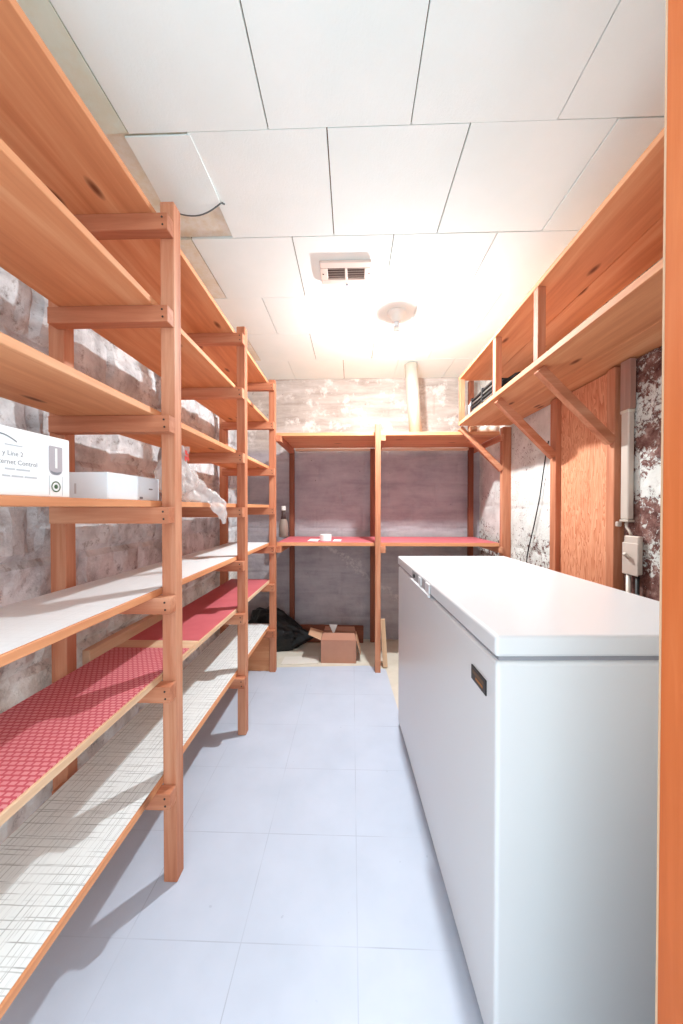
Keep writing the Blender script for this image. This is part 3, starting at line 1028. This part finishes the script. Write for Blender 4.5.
o = link('paper_scrap', sheet(bmesh.new(), [(-0.152, 2.81, 0.165), (-0.146, 2.81, 0.165), (-0.118, 2.83, 0.232), (-0.185, 2.83, 0.236)], 0.003), PAPER)
tag(o, 'crumpled white paper scrap sticking out of the brown cardboard box', 'paper')
o = link('floor_plank', bar(bmesh.new(), (-0.55, 3.04, 0.085), (0.10, 3.06, 0.075), 0.022, 0.15, bev=0.002), W_DARK['x'])
tag(o, 'dark brown plank standing on edge along the foot of the back wall', 'plank')
o = link('cardboard_sheet', sheet(bmesh.new(), [(-0.535, 2.60, 0.003), (-0.255, 2.63, 0.003), (-0.25, 2.76, 0.003), (-0.53, 2.74, 0.003)], 0.004), plain('lit_slab_tone', srgb(226, 218, 208), 0.8))  # pale sheet paints the lit part of the slab between shelf shadows
tag(o, 'pale sheet painted as the lit patch of slab beside the brown box', 'cardboard')
o = link('leaning_board', bar(bmesh.new(), (0.246, 2.575, 0.008), (0.226, 2.585, 0.36), 0.034, 0.016, up=(0, 1, 0), bev=0.001), W_LIGHT['z'])
tag(o, 'short pale board leaning against the centre post of the back shelving', 'board')


def sackshape(d):
    # high at the left, tapering to a point at the right
    if d.x > 0:
        f = 1 - 0.62 * min(1, d.x)
        return Vector((d.x * 1.35, d.y * f, d.z * f))
    return d


o = link('rubbish_sack', lump((-0.68, 2.93, 0.10), (0.24, 0.13, 0.23), 8.0, 0.22, 5, 0.001, sackshape), SACK, smooth=True)
tag(o, 'black plastic sack slumped in the back left corner of the floor', 'sack')

# --------------------------------------------------------- ceiling fittings
cv = thing('ceiling_vent', 'small cream ceiling vent with two grilles, ahead of the light', 'vent', (-0.035, 1.71, ZC), R(-1))
vz0, vz1 = ZC - 0.013, ZC - 0.0005
vx0, vx1, vy0, vy1 = -0.152, 0.090, 1.632, 1.792
bm = bmesh.new()
ox0, ox1, oy0, oy1 = vx0 + 0.034, vx1 - 0.030, vy0 + 0.042, vy1 - 0.036
xm = (ox0 + ox1) / 2
box(bm, vx0, vx1, vy0, oy0, vz0, vz1, 0.003)
box(bm, vx0, vx1, oy1, vy1, vz0, vz1, 0.003)
box(bm, vx0, ox0, oy0, oy1, vz0, vz1, 0.001)
box(bm, ox1, vx1, oy0, oy1, vz0, vz1, 0.001)
box(bm, xm - 0.006, xm + 0.006, oy0, oy1, vz0, vz1, 0.001)
link('frame', bm, VENTM, cv)
link('duct_mouth', B(ox0, ox1, oy0, oy1, vz1 - 0.0015, vz1 - 0.0003), VENTD, cv)
for xa, xb in ((ox0, xm - 0.006), (xm + 0.006, ox1)):
    for q in range(4):
        y = oy0 + 0.012 + q * (oy1 - oy0 - 0.012) / 4
        b = bmesh.new()
        box(b, xa + 0.001, xb - 0.001, -0.007, 0.007, -0.0006, 0.0006, 0, Matrix.Translation((0, y, vz0 + 0.006)) @ Matrix.Rotation(R(32), 4, 'X'))
        link('louvre', b, VENTM, cv)
link('lever', lathe(bmesh.new(), [(0.003, -0.012), (0.006, -0.010), (0.006, -0.002), (0.003, 0.0)], (xm + 0.004, vy1 + 0.002, vz0 + 0.006), 12), GASKET, cv)
for x in (vx0 + 0.012, vx1 - 0.008):
    link('screw', lathe(bmesh.new(), [(0.0035, -0.0015), (0.0035, 0.0002)], (x, (vy0 + vy1) / 2, vz0), 10), NAIL, cv)

LX, LY = 0.262, 2.085
cl = thing('ceiling_light', 'bare lit bulb in a white porcelain lampholder on the ceiling', 'ceiling light', (LX, LY, ZC))
link('lampholder', lathe(bmesh.new(), [(0.056, -0.0005), (0.056, -0.006), (0.046, -0.014), (0.031, -0.026), (0.025, -0.052), (0.022, -0.054)], (LX, LY, ZC), 32), PORC, cl, smooth=True)
link('socket', lathe(bmesh.new(), [(0.0155, -0.0545), (0.0155, -0.082), (0.013, -0.084)], (LX, LY, ZC), 20), SILVER, cl)
k = NT('lit_bulb_glass')
k.base(srgb(255, 250, 240), 0.3)
k.b.inputs['Emission Color'].default_value = (0.90, 0.972, 1.0, 1)
k.b.inputs['Emission Strength'].default_value = 4400.0
BULBM = k.m
link('bulb_cutoff_collar', lathe(bmesh.new(), [(0.012, -0.0845), (0.015, -0.090), (0.024, -0.108), (0.0305, -0.128), (0.0312, -0.131), (0.030, -0.131)], (LX, LY, ZC), 24), PORC, cl, smooth=True)  # opaque collar added, with a shallow dome, to keep light off the ceiling
link('bulb', lathe(bmesh.new(), [(0.0298, -0.1312), (0.0282, -0.1364), (0.0243, -0.1421), (0.0178, -0.1469), (0.0103, -0.1496), (0.004, -0.1505)], (LX, LY, ZC), 24), BULBM, cl, smooth=True)

# ---------------------------------------------------------------- light, camera
w = bpy.data.worlds.new('front_fill')  # even fill added through the open front, standing in for the adjoining room
S.world = w
w.use_nodes = True
w.node_tree.nodes['Background'].inputs[0].default_value = (0.77, 0.92, 1.0, 1)
w.node_tree.nodes['Background'].inputs[1].default_value = 2.55

cam = bpy.data.cameras.new('camera')
cam.sensor_fit = 'HORIZONTAL'
cam.sensor_width = 36.0
cam.lens = 36.0 * 350.0 / 683.0
cam.clip_start = 0.02
co = bpy.data.objects.new('camera', cam)
COL.objects.link(co)
co.location = (0, 0, 1.18)
co.rotation_euler = (R(90 - 0.65), 0, R(1.72))
S.camera = co

S.view_settings.view_transform = 'Standard'
S.view_settings.look = 'None'
S.view_settings.gamma = 1.0
S.view_settings.use_curve_mapping = False
S.view_settings.exposure = 0.10
try:
    S.cycles.use_denoising = True
    S.cycles.max_bounces = 10
    S.cycles.diffuse_bounces = 6
except Exception:
    pass
